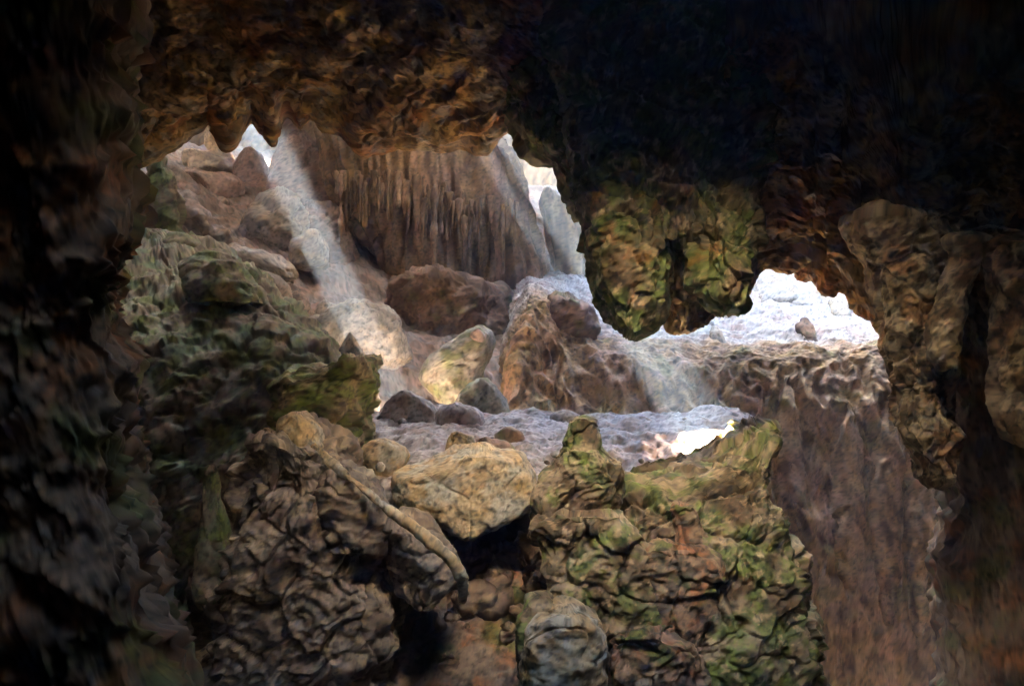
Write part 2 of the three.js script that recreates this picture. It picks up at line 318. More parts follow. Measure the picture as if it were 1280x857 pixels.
// ceiling on the right, arching down into the side wall
const ARCH = [[700, 150], [800, 180], [850, 260], [880, 366], [925, 372], [940, 364], [950, 350], [965, 341], [1000, 335], [1021, 345], [1033, 360], [1052, 360], [1064, 372], [1073, 387], [1088, 394], [1100, 408], [1112, 421], [1124, 443], [1140, 452], [1170, 440], [1230, 400], [1330, 380], [1600, 380]];
{
  const rows = [], prof = [[11.2, null, 8.2], [10.6, 3], [10.1, 1.2], [9.75, 0.3], [9.55, 0.02], [9.3, 0.0], [9.05, 0.2], [8.85, 0.45], [8.7, 0.72], [8.55, 1.0], [8.42, 1.3], [8.3, 1.65], [8.2, 2.1], [8.12, 2.7], [8.08, null, 4.2], [8.04, null, 6], [8.0, null, 8.1]];
  for (const [d, dy, abs] of prof) {
    const row = [];
    for (let px = 906; px <= 1560; px += 6) row.push(new THREE.Vector3((px - 640) / F * d, abs ?? (428.5 - poly(ARCH, px)) / F * 9.5 + dy, -d));
    rows.push(row);
  }
  sheet('cave_ceiling', rows, 330, 300, { weights: [1, 1, 1, 2, 3, 4, 4, 4, 4, 4, 4, 4, 1, 1, 1], relief: 'sponge', k: 0.8, tint: 'ceiling', structure: true, flip: true });
}
// side walls and the pit below the camera
{
  const rows = [];
  for (const y of [8.2, 4, 2.2, 1.2, 0.5, 0, -0.6, -1.2, -2, -3, -4.4, -6.8]) {
    const row = [], lean = poly([[-6.8, 75], [-2, 60], [-1, 30], [0, 0], [1, 8], [2.2, 20], [8, 20]], y);
    for (const [d, px] of [[11.4, 140], [9.6, 132], [8, 130], [6.6, 132], [5.7, 142], [5.25, 146], [5.0, 138], [4.85, 110], [4.75, 70], [4.7, 20], [4.65, -40], [4.6, -120], [4.5, -500], [4.3, -3600]]) row.push(new THREE.Vector3((px + lean - 640) / F * d, y, -d));
    rows.push(row);
  }
  sheet('cave_wall', rows, 230, 220, { relief: 'sponge', k: 1.0, tint: 'wall', structure: true });
}
{
  const rows = [];
  for (const y of [8.2, 4, 2, 0.8, 0, -1, -2.2, -3.6, -5, -6.8]) {
    const row = [];
    for (const [d, px] of [[4, 4200], [6.5, 1900], [8.0, 1500], [8.3, 1400], [8.5, 1330], [8.65, 1280], [8.8, 1235], [9.0, 1200], [9.5, 1180], [10.6, 1176]]) row.push(new THREE.Vector3((px - 640) / F * d, y, -d));
    rows.push(row);
  }
  sheet('cave_wall', rows, 210, 250, { relief: 'sponge', k: 0.7, tint: 'wall', structure: true });
}

// ------------------------------------------------------------------ far chamber: slope, valley, bright walls behind
function tps(points) {                                                                    // smooth height over the ground through given points
  const n = points.length, A = [], U = (r2) => r2 < 1e-9 ? 0 : r2 * Math.log(r2) * 0.5;
  for (let i = 0; i < n; i++) { const r = []; for (let j = 0; j < n; j++) r.push(U((points[i].x - points[j].x) ** 2 + (points[i].z - points[j].z) ** 2) + (i === j ? 0.4 : 0)); r.push(1, points[i].x, points[i].z, points[i].y); A.push(r); }
  for (const f of [() => 1, (p) => p.x, (p) => p.z]) A.push([...points.map(f), 0, 0, 0, 0]);
  const m = n + 3;
  for (let c = 0; c < m; c++) {
    let b = c; for (let r = c + 1; r < m; r++) if (Math.abs(A[r][c]) > Math.abs(A[b][c])) b = r;
    [A[c], A[b]] = [A[b], A[c]];
    for (let r = 0; r < m; r++) if (r !== c) { const k = A[r][c] / A[c][c]; if (k) for (let q = c; q <= m; q++) A[r][q] -= k * A[c][q]; }
  }
  const w = A.map((r, i) => r[m] / r[i]);
  return (x, z) => { let s = w[n] + w[n + 1] * x + w[n + 2] * z; for (let i = 0; i < n; i++) s += w[i] * U((x - points[i].x) ** 2 + (z - points[i].z) ** 2); return s; };
}
const ground = tps([[130, 190, 20], [200, 205, 21], [240, 222, 22], [300, 232, 22], [350, 240, 22], [400, 262, 21], [150, 265, 16], [180, 270, 17], [230, 282, 18], [280, 298, 18], [330, 312, 18], [380, 335, 18], [170, 345, 14], [200, 345, 14.5], [260, 350, 14.5], [320, 362, 14.5], [370, 392, 14.5], [405, 446, 14], [450, 476, 14.2], [500, 486, 14.4], [440, 490, 13.6], [470, 535, 13.2], [520, 552, 13.2], [580, 552, 13.2], [630, 550, 13], [690, 540, 13], [520, 565, 12.4], [600, 565, 12.4], [560, 500, 14.2], [420, 345, 18], [460, 355, 18.5], [500, 355, 19], [560, 350, 19.5], [620, 355, 19.5], [680, 355, 19.5], [450, 405, 16.5], [500, 425, 16], [550, 435, 15.7], [600, 445, 15.5], [640, 475, 14.8], [700, 475, 15], [300, 210, 25.5], [350, 205, 26], [240, 196, 26], [400, 225, 24]].map((a) => at(...a)));
{
  const rows = [];
  for (let j = 0; j <= 40; j++) { const d = 12.4 * (28 / 12.4) ** (j / 40), row = []; for (let px = 90; px <= 730; px += 16) { const x = (px - 640) / F * d; row.push(new THREE.Vector3(x, ground(x, -d), -d)); } rows.push(row); }
  sheet('cave_floor', rows, 260, 240, { relief: 'dust', k: 1.2, tint: 'slope', structure: true, flip: true });
}
{ // sunlit walls of the sinkholes beyond
  const wall = (x0, x1, z0, z1, y0, y1, bow) => { const rows = []; for (let j = 0; j <= 8; j++) { const row = []; for (let i = 0; i <= 8; i++) { const u = i / 8, v = j / 8; row.push(new THREE.Vector3(lerp(x0, x1, u), lerp(y1, y0, v), lerp(z0, z1, u) + bow * (Math.sin(u * Math.PI) * -1 + v * 0.9))); } rows.push(row); } return rows; };
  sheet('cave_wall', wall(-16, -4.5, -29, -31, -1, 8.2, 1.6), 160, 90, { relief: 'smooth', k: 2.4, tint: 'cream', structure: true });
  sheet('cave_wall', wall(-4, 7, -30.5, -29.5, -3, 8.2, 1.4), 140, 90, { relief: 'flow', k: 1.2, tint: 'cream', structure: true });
}
// terrace on the right: a dusty slope above a flowstone face
{
  const px = [664, 684, 708, 750, 800, 850, 900, 950, 1000, 1050, 1100, 1150, 1210];
  const R = [
    [21.5, [345, 345, 342, 340, 340, 338, 336, 334, 332, 335, 350, 380, 410]],
    [19, [350, 350, 352, 354, 356, 358, 360, 360, 358, 366, 388, 400, 425]],
    [17, [356, 358, 372, 380, 386, 388, 390, 390, 390, 396, 404, 412, 440]],
    [15.5, [362, 366, 396, 410, 416, 418, 420, 420, 418, 420, 420, 430, 455]],
    [14.7, [372, 380, 410, 423, 429, 434, 436, 436, 433, 434, 434, 444, 468]],
    [14.4, [392, 400, 428, 437, 442, 450, 452, 450, 448, 450, 452, 462, 490]],
    [14.15, [420, 432, 455, 462, 468, 475, 478, 476, 475, 478, 482, 495, 520]],
    [13.9, [460, 470, 490, 500, 505, 510, 515, 515, 515, 520, 525, 540, 560]],
    [13.6, [510, 515, 530, 545, 550, 560, 570, 575, 580, 585, 590, 600, 620]],
    [13.2, [580, 580, 600, 620, 630, 640, 650, 660, 665, 670, 675, 680, 690]],
    [12.8, [680, 680, 700, 720, 730, 740, 750, 760, 770, 775, 780, 780, 790]],
    [12.4, [860, 860, 870, 880, 890, 900, 900, 900, 900, 900, 900, 900, 900]],
  ];
  const pull = [0, 0, 0, 0, 0, -4, -12, -18, -22, -24, -24, -24];
  const rows = R.map(([d, ys], j) => { const row = ys.map((y, i) => at(px[i] + (i < 3 ? pull[j] * (1 - i / 3) : 0), y, d)); const a = row[0]; row.unshift(new THREE.Vector3(a.x - 0.25, a.y - 0.05, a.z - 1.2), new THREE.Vector3(a.x - 0.08, a.y - 0.02, a.z - 0.4)); return row; });
    const dusty = [0, 0, 0];
  sheet('rock_terrace', rows, 420, 330, { relief: 'terrace', k: 0.8, tint: 'face', structure: true,
    patch(p, c) { const t = sstep(-14.85, -15.35, p.z + 0.5 * fbm(p.x * 1.2, 3, p.z * 1.2, 4)); if (t > 0) { tint.terrace(p, dusty); mix(c, dusty, t); } } });
}
// near ledge: a sloping slab of pale dust
{
  const px = [418, 455, 520, 580, 640, 700, 760, 820, 880, 925, 948];
  const R = [
    [13.2, [590, 585, 580, 580, 580, 580, 580, 585, 590, 600, 620]],
    [12.6, [548, 534, 530, 528, 528, 530, 533, 533, 532, 545, 560]],
    [12.2, [526, 517, 514, 513, 514, 517, 519, 519, 515, 522, 531]],
    [11.6, [536, 527, 524, 523, 524, 527, 529, 528, 520, 526, 536]],
    [10.8, [552, 546, 543, 541, 542, 546, 549, 549, 541, 538, 543]],
    [10.0, [578, 570, 566, 563, 564, 570, 576, 576, 566, 556, 552]],
    [9.4, [606, 596, 592, 588, 590, 597, 604, 600, 584, 570, 566]],
    [9.2, [636, 628, 618, 614, 616, 622, 628, 622, 604, 598, 598]],
    [9.6, [690, 680, 672, 670, 670, 672, 680, 680, 680, 680, 680]],
    [10.2, [900, 900, 900, 900, 900, 900, 900, 900, 900, 900, 900]],
  ];
  sheet('rock_ledge', R.map(([d, ys]) => ys.map((y, i) => at(px[i], y, d))), 300, 260, { relief: 'dust', k: 0.85, tint: 'ledge', structure: true });
}
{ // dark ground below, rising under the rocks
  const rows = [];
  for (const [z, y] of [[-13, -6], [-11, -5.6], [-9.2, -4.2], [-8, -3.3], [-7, -3.4], [-6, -3.9], [-4, -5], [0, -6], [8, -6.2]]) { const row = []; for (let x = -14; x <= 14; x += 2) row.push(new THREE.Vector3(x, y + 0.05 * Math.abs(x), z)); rows.push(row); }
  sheet('cave_floor', rows, 120, 80, { relief: 'sponge', k: 1, tint: 'wall', structure: true, flip: true });
}

// ------------------------------------------------------------------ hanging rocks
{
  const g = thing('hanging_rock', 'massive dark mossy rock hanging from the ceiling in three rounded lobes', 'hanging rock', at(830, 300, 9));
  loft('body', [[-420, 560, 1130], [-100, 660, 1060], [50, 694, 1012], [150, 706, 985], [220, 718, 966], [270, 738, 958], [305, 764, 930]], { d: 8.5, rz: 0.75, relief: 'sponge', k: 0.9, tint: 'hanging', parent: g, res: 2.6, n: 3 });
  loft('lobe', [[90, 712, 800, 9.4], [150, 712, 815, 9.0], [200, 714, 830, 8.65], [240, 720, 838, 8.45], [269, 730, 842], [304, 731, 846], [346, 738, 845], [378, 746, 838], [399, 755, 829], [411, 766, 818], [417, 780, 800]], { d: 8.3, rz: 0.55, relief: 'sponge', k: 0.6, tint: 'hanging', parent: g });
  loft('lobe', [[220, 806, 930, 9.5], [285, 804, 928, 9.05], [330, 818, 915, 8.85], [370, 826, 908], [392, 829, 900], [403, 834, 885], [411, 845, 862]], { d: 8.75, rz: 0.45, relief: 'sponge', k: 0.7, tint: 'hangingTan', parent: g, label: 'tan pitted middle lobe' });
  loft('lobe', [[100, 850, 960, 9.4], [160, 842, 970, 8.9], [215, 840, 970, 8.5], [270, 858, 964, 8.25], [308, 866, 952], [340, 871, 946], [357, 876, 943], [372, 885, 939], [380, 898, 930], [386, 908, 920]], { d: 8.1, rz: 0.45, relief: 'sponge', k: 0.7, tint: 'hanging', parent: g });
}
loft('rock_fin', [[-320, 560, 800], [-60, 600, 760], [0, 612, 745], [60, 620, 722], [105, 628, 716], [131, 632, 713], [157, 646, 716], [177, 655, 716], [190, 670, 718], [199, 690, 720], [223, 706, 724], [240, 718, 730], [262, 728, 736]], { d: 9.9, rz: 0.55, relief: 'sponge', k: 0.7, tint: 'hanging', label: 'dark ridged fin of rock dropping from the ceiling beside the bright gap', category: 'hanging rock' });
loft('hanging_rock', [[270, 1075, 1250], [310, 1088, 1240], [345, 1100, 1226], [400, 1112, 1216], [430, 1120, 1207], [453, 1130, 1204], [480, 1137, 1200], [505, 1135, 1197], [523, 1138, 1195], [535, 1141, 1198], [553, 1147, 1200], [565, 1153, 1198], [578, 1164, 1194], [590, 1174, 1188], [602, 1178, 1183]], { d: 7.9, rz: 0.4, relief: 'sponge', k: 0.62, tint: 'pendant', res: 1.7, label: 'long tan pitted pendant tapering to a point beside the flowstone face', category: 'hanging rock' });
loft('stone_column', [[300, 1190, 1245], [320, 1196, 1228], [345, 1188, 1224], [370, 1180, 1216], [395, 1172, 1211], [415, 1172, 1204], [440, 1178, 1200], [458, 1187, 1195]], { d: 7.35, rz: 0.16, relief: 'boulder', k: 0.35, tint: 'pendant', label: 'smooth tan leaning stone prong in front of the pitted pendant', category: 'hanging rock' });
loft('stone_column', [[290, 1205, 1290], [318, 1214, 1270], [345, 1230, 1270], [380, 1236, 1276], [420, 1248, 1290], [460, 1258, 1300]], { d: 7.6, rz: 0.2, relief: 'sponge', k: 0.4, tint: 'pendant', label: 'dark stone rib curving down right of the leaning prong', category: 'hanging rock' });
loft('stone_column', [[300, 1262, 1400], [380, 1268, 1390], [420, 1272, 1380], [470, 1270, 1380], [510, 1273, 1380], [530, 1278, 1370], [548, 1290, 1350]], { d: 6.9, rz: 0.4, relief: 'boulder', k: 0.35, tint: 'pendant', label: 'tan rounded hanging stone past the dark rib', category: 'hanging rock' });

// ------------------------------------------------------------------ flowstone
{
  const g = thing('flowstone_curtain', 'wide brown flowstone wall with a fringe of thin stalactites', 'flowstone', at(540, 350, 20));
  const rows = [[60, 385, 620], [120, 388, 622], [165, 392, 618], [190, 398, 636], [212, 402, 648], [240, 412, 656], [270, 430, 662], [300, 450, 670], [330, 468, 678], [352, 482, 682]];
  loft('wall', rows, { d: 19.6, rz: 1.6, relief: 'flow', k: 1, tint: 'flow', parent: g, n: 3, dome: 0.1, res: 1.8 });
  const r = rng(51);
  for (let i = 0; i < 58; i++) {                                                         // the fringe
    const px = i < 36 ? 420 + i * 4.0 + r() * 3 : 556 + (i - 36) * 4.2 + r() * 4, top = 212 + 18 * r() + (px < 500 ? 0 : 25 * r()) + (i >= 36 ? 20 : 0);
    const len = 24 + 75 * r() * r() + (px > 520 && px < 560 ? 30 : 0), w = 2.4 + 3.4 * r(), d = 19.4 - 1.0 * (1 - ((px - 545) / 150) ** 4) * 0.55 - 0.3 * r();
    loft('stalactite', [[top, px - w, px + w], [top + len * 0.25, px - w * 0.9, px + w * 0.9], [top + len * 0.6, px - w * 0.6, px + w * 0.6], [top + len * 0.9, px - w * 0.4, px + w * 0.4], [top + len, px - 0.5, px + 0.5]], { d, relief: 'smooth', k: 0.4, tint: 'flow', parent: g, res: 3, n: 2 });
  }
}
loft('flowstone_mound', [[240, 682, 692], [250, 678, 703], [263, 680, 718], [275, 682, 726], [300, 684, 731], [325, 690, 734], [345, 692, 736]], { d: 20.2, rz: 0.6, relief: 'flow', k: 0.5, tint: 'flow', label: 'grey brown rounded rock shoulder below the bright gap', category: 'flowstone' });
const faceDepth = (py) => poly([[430, 14.9], [450, 14.45], [477, 14.15], [515, 13.9], [575, 13.6], [660, 13.2], [765, 12.8], [900, 12.4]], py);
[[[[470, 978, 988], [500, 970, 996], [530, 965, 1003], [570, 962, 1008], [610, 966, 1010], [650, 972, 1006], [690, 982, 998]], 'pinkish smooth flowstone column beside the mossy block'],
  [[[500, 1052, 1062], [530, 1044, 1074], [565, 1037, 1082], [610, 1034, 1082], [670, 1036, 1084], [730, 1046, 1076]], 'pale pinkish flowstone column in the middle of the face'],
  [[[505, 1108, 1116], [540, 1096, 1126], [580, 1087, 1132], [630, 1085, 1134], [690, 1088, 1130], [740, 1096, 1122], [780, 1106, 1116]], 'greenish tan flowstone column with a smooth bulging side'],
  [[[520, 1146, 1154], [560, 1136, 1162], [600, 1130, 1168], [660, 1130, 1172], [720, 1134, 1164], [790, 1140, 1154]], 'narrow ribbed flowstone column under the pendant tip'],
  [[[432, 742, 756], [450, 732, 770], [475, 724, 775], [505, 720, 774], [535, 722, 770]], 'ochre ribbed flowstone column at the left of the terrace face'],
  [[[440, 838, 850], [462, 828, 862], [490, 822, 868], [520, 820, 866], [550, 826, 860]], 'reddish ribbed flowstone column behind the near ledge'],
  [[[428, 698, 710], [448, 690, 722], [480, 686, 726], [525, 684, 724]], 'mossy brown rounded buttress at the corner of the terrace'],
].forEach(([rows, label]) => loft('flowstone_column', rows.map((r) => [...r, faceDepth(r[0]) + 0.02, 0.3]), { d: 13.5, rz: 0.3, relief: 'flow', k: 0.4, tint: 'face', label, category: 'flowstone', group: 'flowstone columns of the terrace face' }));
loft('rock_mound', [[344, 505, 560], [350, 488, 600], [362, 480, 628], [385, 488, 642], [412, 505, 650], [440, 518, 652], [475, 530, 645], [505, 540, 640]], { d: 16.9, rz: 1.1, relief: 'boulder', k: 0.9, tint: 'brown', label: 'large rounded brown rock mound below the flowstone curtain', category: 'rock' });
loft('rock_mound', [[374, 690, 722], [386, 676, 742], [404, 664, 748], [440, 657, 736], [480, 650, 722], [530, 644, 716]], { d: 14.8, rz: 0.8, relief: 'boulder', k: 0.8, tint: 'brown', label: 'reddish brown rock buttress at the dark crevice', category: 'rock' });

// ------------------------------------------------------------------ the left bank and the rocks on the slope behind
loft('mossy_bank', [[290, 176, 212, 14.6], [304, 150, 256, 14.2], [322, 120, 294, 13.7], [345, 110, 326, 13.2], [370, 105, 346, 12.8], [395, 105, 372, 12.5], [415, 105, 396, 12.3], [440, 110, 420, 12.0], [470, 120, 432, 11.8], [520, 130, 425, 11.5], [580, 140, 400, 11.2], [660, 150, 380, 11], [760, 150, 380, 11], [870, 150, 380, 11]], { d: 12.3, rz: 0.9, relief: 'sponge', k: 0.75, tint: 'bank', label: 'long dark mossy rock bank with stepped pale edges', category: 'rock bank', n: 2.8, res: 2.4 });
loft('boulder', [[450, 432, 456], [458, 405, 458], [474, 352, 456], [505, 336, 455], [535, 332, 452], [560, 340, 445], [585, 352, 425]], { d: 9.4, rz: 0.8, relief: 'strata', k: 0.65, tint: 'mossTan', res: 1.6, n: 3, label: 'big yellow green mossy block at the end of the dark bank', category: 'boulder' });
const slopeRocks = [
  [[[198, 190, 205], [212, 184, 213], [240, 182, 222], [270, 180, 224], [300, 182, 226], [335, 180, 232]], 15, 'bank', 'strata', 0.6, 'mossy rock rib rising at the edge of the dark wall'],
  [[[211, 232, 248], [217, 232, 284], [226, 240, 298], [236, 251, 302], [247, 258, 300], [257, 275, 292]], 20.6, 'pink', 'smooth', 0.8, 'big brown boulder with a flat white sunlit top on the slope'],
  [[[209, 210, 222], [222, 206, 236], [236, 212, 252], [249, 224, 258], [260, 238, 256]], 19.9, 'slope', 'smooth', 0.7, 'round brown boulder touching the flat topped one'],
  [[[186, 305, 316], [195, 298, 327], [210, 292, 336], [226, 290, 340], [244, 292, 342]], 23, 'pink', 'smooth', 0.9, 'pale pink hump of rock before the cream wall'],
  [[[168, 366, 384], [184, 352, 404], [205, 345, 420], [230, 340, 426], [255, 338, 428], [278, 345, 432], [300, 350, 440]], 21.8, 'pink', 'flow', 0.8, 'tall pink flowing rock mass left of the stalactite fringe'],
  [[[240, 342, 356], [247, 326, 369], [260, 313, 376], [276, 304, 381], [292, 306, 383], [306, 320, 385], [320, 335, 385]], 18.6, 'pale', 'boulder', 0.9, 'grey boulder with wrinkled top half way up the slope'],
  [[[291, 380, 396], [299, 366, 403], [312, 360, 407], [330, 362, 407]], 17.5, 'pale', 'smooth', 0.7, 'small grey knob of rock beside the light beam'],
  [[[252, 376, 402], [264, 368, 422], [285, 370, 432], [310, 375, 442], [335, 380, 448]], 19.2, 'slope', 'boulder', 0.9, 'bluish grey rock mass standing in the light beam'],
  [[[246, 214, 238], [256, 207, 247], [266, 214, 259], [278, 230, 269], [290, 244, 286], [306, 250, 297], [326, 258, 302], [345, 265, 304]], 16.6, 'slope', 'boulder', 0.8, 'tilted brown rock with crusted white crest'],
  [[[310, 288, 302], [317, 285, 330], [326, 300, 352], [337, 320, 366], [348, 340, 370]], 15.6, 'pale', 'boulder', 0.6, 'long low pale topped rock above the round boulders'],
  [[[337, 320, 334], [345, 315, 348], [358, 318, 361], [373, 325, 362], [388, 335, 356]], 14, 'slope', 'smooth', 0.5, 'round boulder with a pale cap on the lower slope'],
  [[[365, 368, 376], [372, 362, 385], [385, 361, 387], [398, 366, 384]], 14.3, 'slope', 'smooth', 0.4, 'small round grey boulder behind the capped one'],
  [[[332, 300, 312], [338, 296, 320], [352, 296, 326], [372, 300, 330]], 13, 'bank', 'boulder', 0.4, 'small mossy knob on the bank crest'],
  [[[318, 246, 280], [325, 233, 296], [338, 228, 304], [356, 230, 318], [380, 235, 330]], 12.6, 'bank', 'strata', 0.5, 'flat mossy ledge rock with pale green top'],
  [[[296, 210, 228], [302, 202, 246], [312, 200, 250], [330, 205, 252]], 14, 'bank', 'strata', 0.45, 'dark overhanging rock with a thin pale green rim'],
  [[[188, 232, 250], [194, 228, 272], [202, 232, 288], [212, 240, 296]], 24, 'cream', 'boulder', 0.8, 'low cream rock below the bright spikes'],
  [[[158, 259, 262], [170, 256, 268], [182, 258, 276], [194, 262, 288], [202, 268, 292]], 25.2, 'cream', 'boulder', 0.5, 'pointed yellowish flake leaning before the cream wall'],
  [[[373, 404, 408], [380, 398, 420], [396, 392, 430], [412, 390, 434]], 15.2, 'pale', 'boulder', 0.4, 'grey pointed rock just behind the pale boulder'],
  [[[415, 435, 440], [424, 428, 446], [440, 418, 453], [462, 414, 458]], 12.5, 'pale', 'smooth', 0.35, 'blue grey cone of rock behind the mossy block'],
  [[[441, 444, 455], [452, 446, 467], [480, 450, 473], [520, 450, 476]], 12.7, 'pale', 'smooth', 0.4, 'narrow grey rock standing at the mossy block'],
];
for (const [rows, d, t, rel, k, label] of slopeRocks) loft('rock', rows, { d, relief: rel, k: k * 0.8, tint: t, label, category: 'rock', group: 'rocks on the far slope', shift: d * 3.7, res: 1.8, inset: 0.15 });
{
  const r = rng(303);
  for (let i = 0; i < 46; i++) {                                                          // loose rocks between them, lying on the slope
    const d = 13.6 + 8.4 * r() * r(), px = 640 - (640 - (205 + 215 * r())) * 1, x = (px - 640) / F * d, y = ground(x, -d), py = 428.5 - y / d * F, w = (4 + 13 * r() * r()) * 15 / d, h = w * (0.55 + 0.35 * r()), j = () => 0.8 + 0.4 * r();
    loft('loose_rock', [[py - h * 1.1, px - w * 0.35 * j(), px + w * 0.3 * j()], [py - h * 0.6, px - w * 0.85 * j(), px + w * 0.8 * j()], [py, px - w * j(), px + w * j()], [py + h * 0.7, px - w * 0.8, px + w * 0.8]], { d, relief: 'boulder', k: 0.3, n: 3.2, inset: 0.2, tint: ['pale', 'slope', 'pink', 'brown'][i % 4], shift: i * 2.3, res: 2, label: 'loose angular rock among the boulders of the far slope', category: 'rock', group: 'loose rocks on the far slope' });
  }
}

// ------------------------------------------------------------------ boulders of the valley and the near ledge
loft('boulder', [[379, 430, 462], [385, 414, 480], [395, 400, 490], [405, 391, 497], [420, 395, 505], [435, 415, 510], [446, 440, 508], [453, 465, 500], [458, 482, 492]], { d: 14.3, rz: 0.55, relief: 'boulder', k: 0.5, tint: 'pale', res: 1.5, label: 'pale grey wrinkled boulder glowing in the light beam', category: 'boulder' });
{
  const g = thing('boulder', 'leaning egg shaped mossy boulder with a broken pink tip', 'boulder', at(570, 498, 13.9));
  loft('stone', [[409, 592, 603], [414, 583, 612], [422, 572, 616], [432, 556, 615], [445, 537, 611], [460, 528, 604], [475, 526, 600], [488, 534, 597], [500, 545, 590]], { d: 13.8, rz: 0.45, relief: 'boulder', k: 0.3, tint: 'egg', parent: g, res: 1.5 });
  loft('broken_face', [[411, 593, 599], [415, 589, 604], [420, 588, 607], [424, 592, 607], [427, 598, 604]], { d: 13.53, rz: 0.05, relief: 'smooth', k: 0.08, tint: 'pink', parent: g, label: 'bare pink broken face' });
}
loft('rock', [[478, 597, 608], [484, 586, 618], [495, 576, 628], [506, 568, 635], [522, 562, 637]], { d: 12.7, rz: 0.3, relief: 'boulder', k: 0.4, tint: 'egg', label: 'small pointed mossy rock at the back rim of the dusty ledge', category: 'rock' });
const ledgeRocks = [
  [[[489, 501, 514], [495, 491, 526], [506, 482, 538], [520, 472, 548], [538, 470, 556]], 11.7, 'ledge', 'dust', 0.5, 'dusty cone shaped mound on the back of the ledge'],
  [[[506, 562, 576], [512, 550, 592], [522, 545, 602], [536, 548, 600]], 11.4, 'ledge', 'dust', 0.5, 'low dark dusty hump beside the cone shaped mound'],
  [[[540, 562, 578], [547, 557, 590], [558, 556, 598], [574, 560, 604]], 9.75, 'boulder', 'sponge', 0.35, 'knobbly tan rock behind the big flat boulder'],
  [[[548, 596, 612], [555, 590, 636], [564, 590, 643], [578, 595, 643]], 9.7, 'brown', 'sponge', 0.3, 'orange brown crumbly rock on the ledge'],
  [[[538, 625, 642], [543, 618, 652], [551, 622, 656], [558, 630, 650]], 10.4, 'brown', 'boulder', 0.25, 'flat reddish brown stone lying in the dust'],
  [[[552, 463, 490], [560, 453, 504], [572, 447, 508], [584, 455, 502], [592, 470, 492]], 9.35, 'boulder', 'boulder', 0.25, 'oblong grey green rock at the left of the ledge'],
  [[[578, 472, 478], [583, 469, 481], [589, 471, 479]], 9.0, 'pale', 'smooth', 0.1, 'small pale pebble by the oblong rock'],
  [[[514, 700, 715], [519, 690, 725], [528, 688, 732]], 11.6, 'ledge', 'dust', 0.3, 'dark dusty bump behind the pinnacle'],
];
for (const [rows, d, t, rel, k, label] of ledgeRocks) loft('rock', rows, { d, relief: rel, k: k * 0.8, tint: t, label, category: 'rock', group: 'rocks on the near ledge', shift: d * 5.1, res: 1.6 });
{
  const green = at(608, 640, 8.3);
  loft('boulder', [[568, 575, 615], [573, 556, 648], [581, 540, 655], [590, 508, 665], [597, 492, 670], [606, 490, 672], [620, 490, 673], [632, 494, 670], [642, 506, 662], [650, 528, 645], [658, 555, 618], [667, 578, 594]], { d: 8.7, rz: 0.5, relief: 'boulder', k: 0.32, tint: 'boulder', res: 1.4, n: 3, label: 'broad flat tan boulder with a dark green patch', category: 'boulder', patch(p, c) { blot(p, c, green, 0.16, [0.035, 0.06, 0.035]); } });
}
{
  const r = rng(19);
  const slope = [[512, 12.2], [524, 11.6], [544, 10.8], [566, 10.0], [590, 9.4]];
  for (let i = 0; i < 34; i++) {
    const py = 522 + 66 * r(), px = 462 + 430 * r(), d = poly(slope, py) + 0.05, w = 3 + 6 * r() * r(), h = w * (0.5 + 0.3 * r());
    loft('pebble', [[py - h, px - w * 0.4, px + w * 0.3], [py - h * 0.4, px - w, px + w * 0.9], [py + h * 0.5, px - w * 0.9, px + w], [py + h, px - w * 0.4, px + w * 0.5]], { d, relief: 'boulder', k: 0.1, n: 3, tint: ['pale', 'brown', 'boulder'][i % 3], shift: i * 1.7, res: 2, label: 'small loose stone lying in the dust of the near ledge', category: 'pebble', group: 'pebbles scattered on the near ledge' });
  }
}
const terraceRocks = [
  [[[328, 1008, 1012], [338, 1001, 1018], [352, 993, 1026], [366, 988, 1030], [378, 986, 1032]], 17.6, 'pale', 'smooth', 0.5, 'pointed pale rock on the crest of the terrace'],
  [[[340, 960, 990], [347, 955, 1000], [358, 950, 1004], [374, 948, 1004]], 17.8, 'pale', 'dust', 0.6, 'rippled pale hump left of the pointed rock'],
  [[[360, 1046, 1054], [366, 1041, 1060], [378, 1040, 1064], [392, 1042, 1066]], 17, 'pale', 'smooth', 0.4, 'rounded pale rock right of the pointed rock'],
  [[[399, 1003, 1010], [406, 998, 1018], [416, 1000, 1022], [428, 1006, 1024]], 15.3, 'brown', 'boulder', 0.3, 'brown stone on the white slope of the terrace'],
  [[[385, 910, 920], [391, 905, 930], [402, 902, 936], [412, 904, 938]], 16.4, 'pale', 'smooth', 0.3, 'soft grey rock under the dark lobe'],
  [[[409, 892, 898], [416, 889, 904], [426, 888, 908], [438, 888, 910]], 15, 'pale', 'boulder', 0.25, 'little upright pale stone at the terrace rim'],
  [[[388, 968, 980], [394, 960, 990], [402, 958, 994], [410, 960, 992]], 16.2, 'terrace', 'dust', 0.4, 'wrinkled dusty lump in the middle of the white slope'],
];
for (const [rows, d, t, rel, k, label] of terraceRocks) loft('rock', [...rows.map((q, i) => [...q, d + (d > 16.9 ? 1.5 : 0.35) * (1 - i / (rows.length - 1))]), [rows[rows.length - 1][0] + 22, rows[rows.length - 1][1] - 4, rows[rows.length - 1][2] + 4, d]], { d, relief: rel, k: k * 0.8, tint: t, label, category: 'rock', group: 'rocks on the terrace', shift: d * 2.3, res: 1.6 });

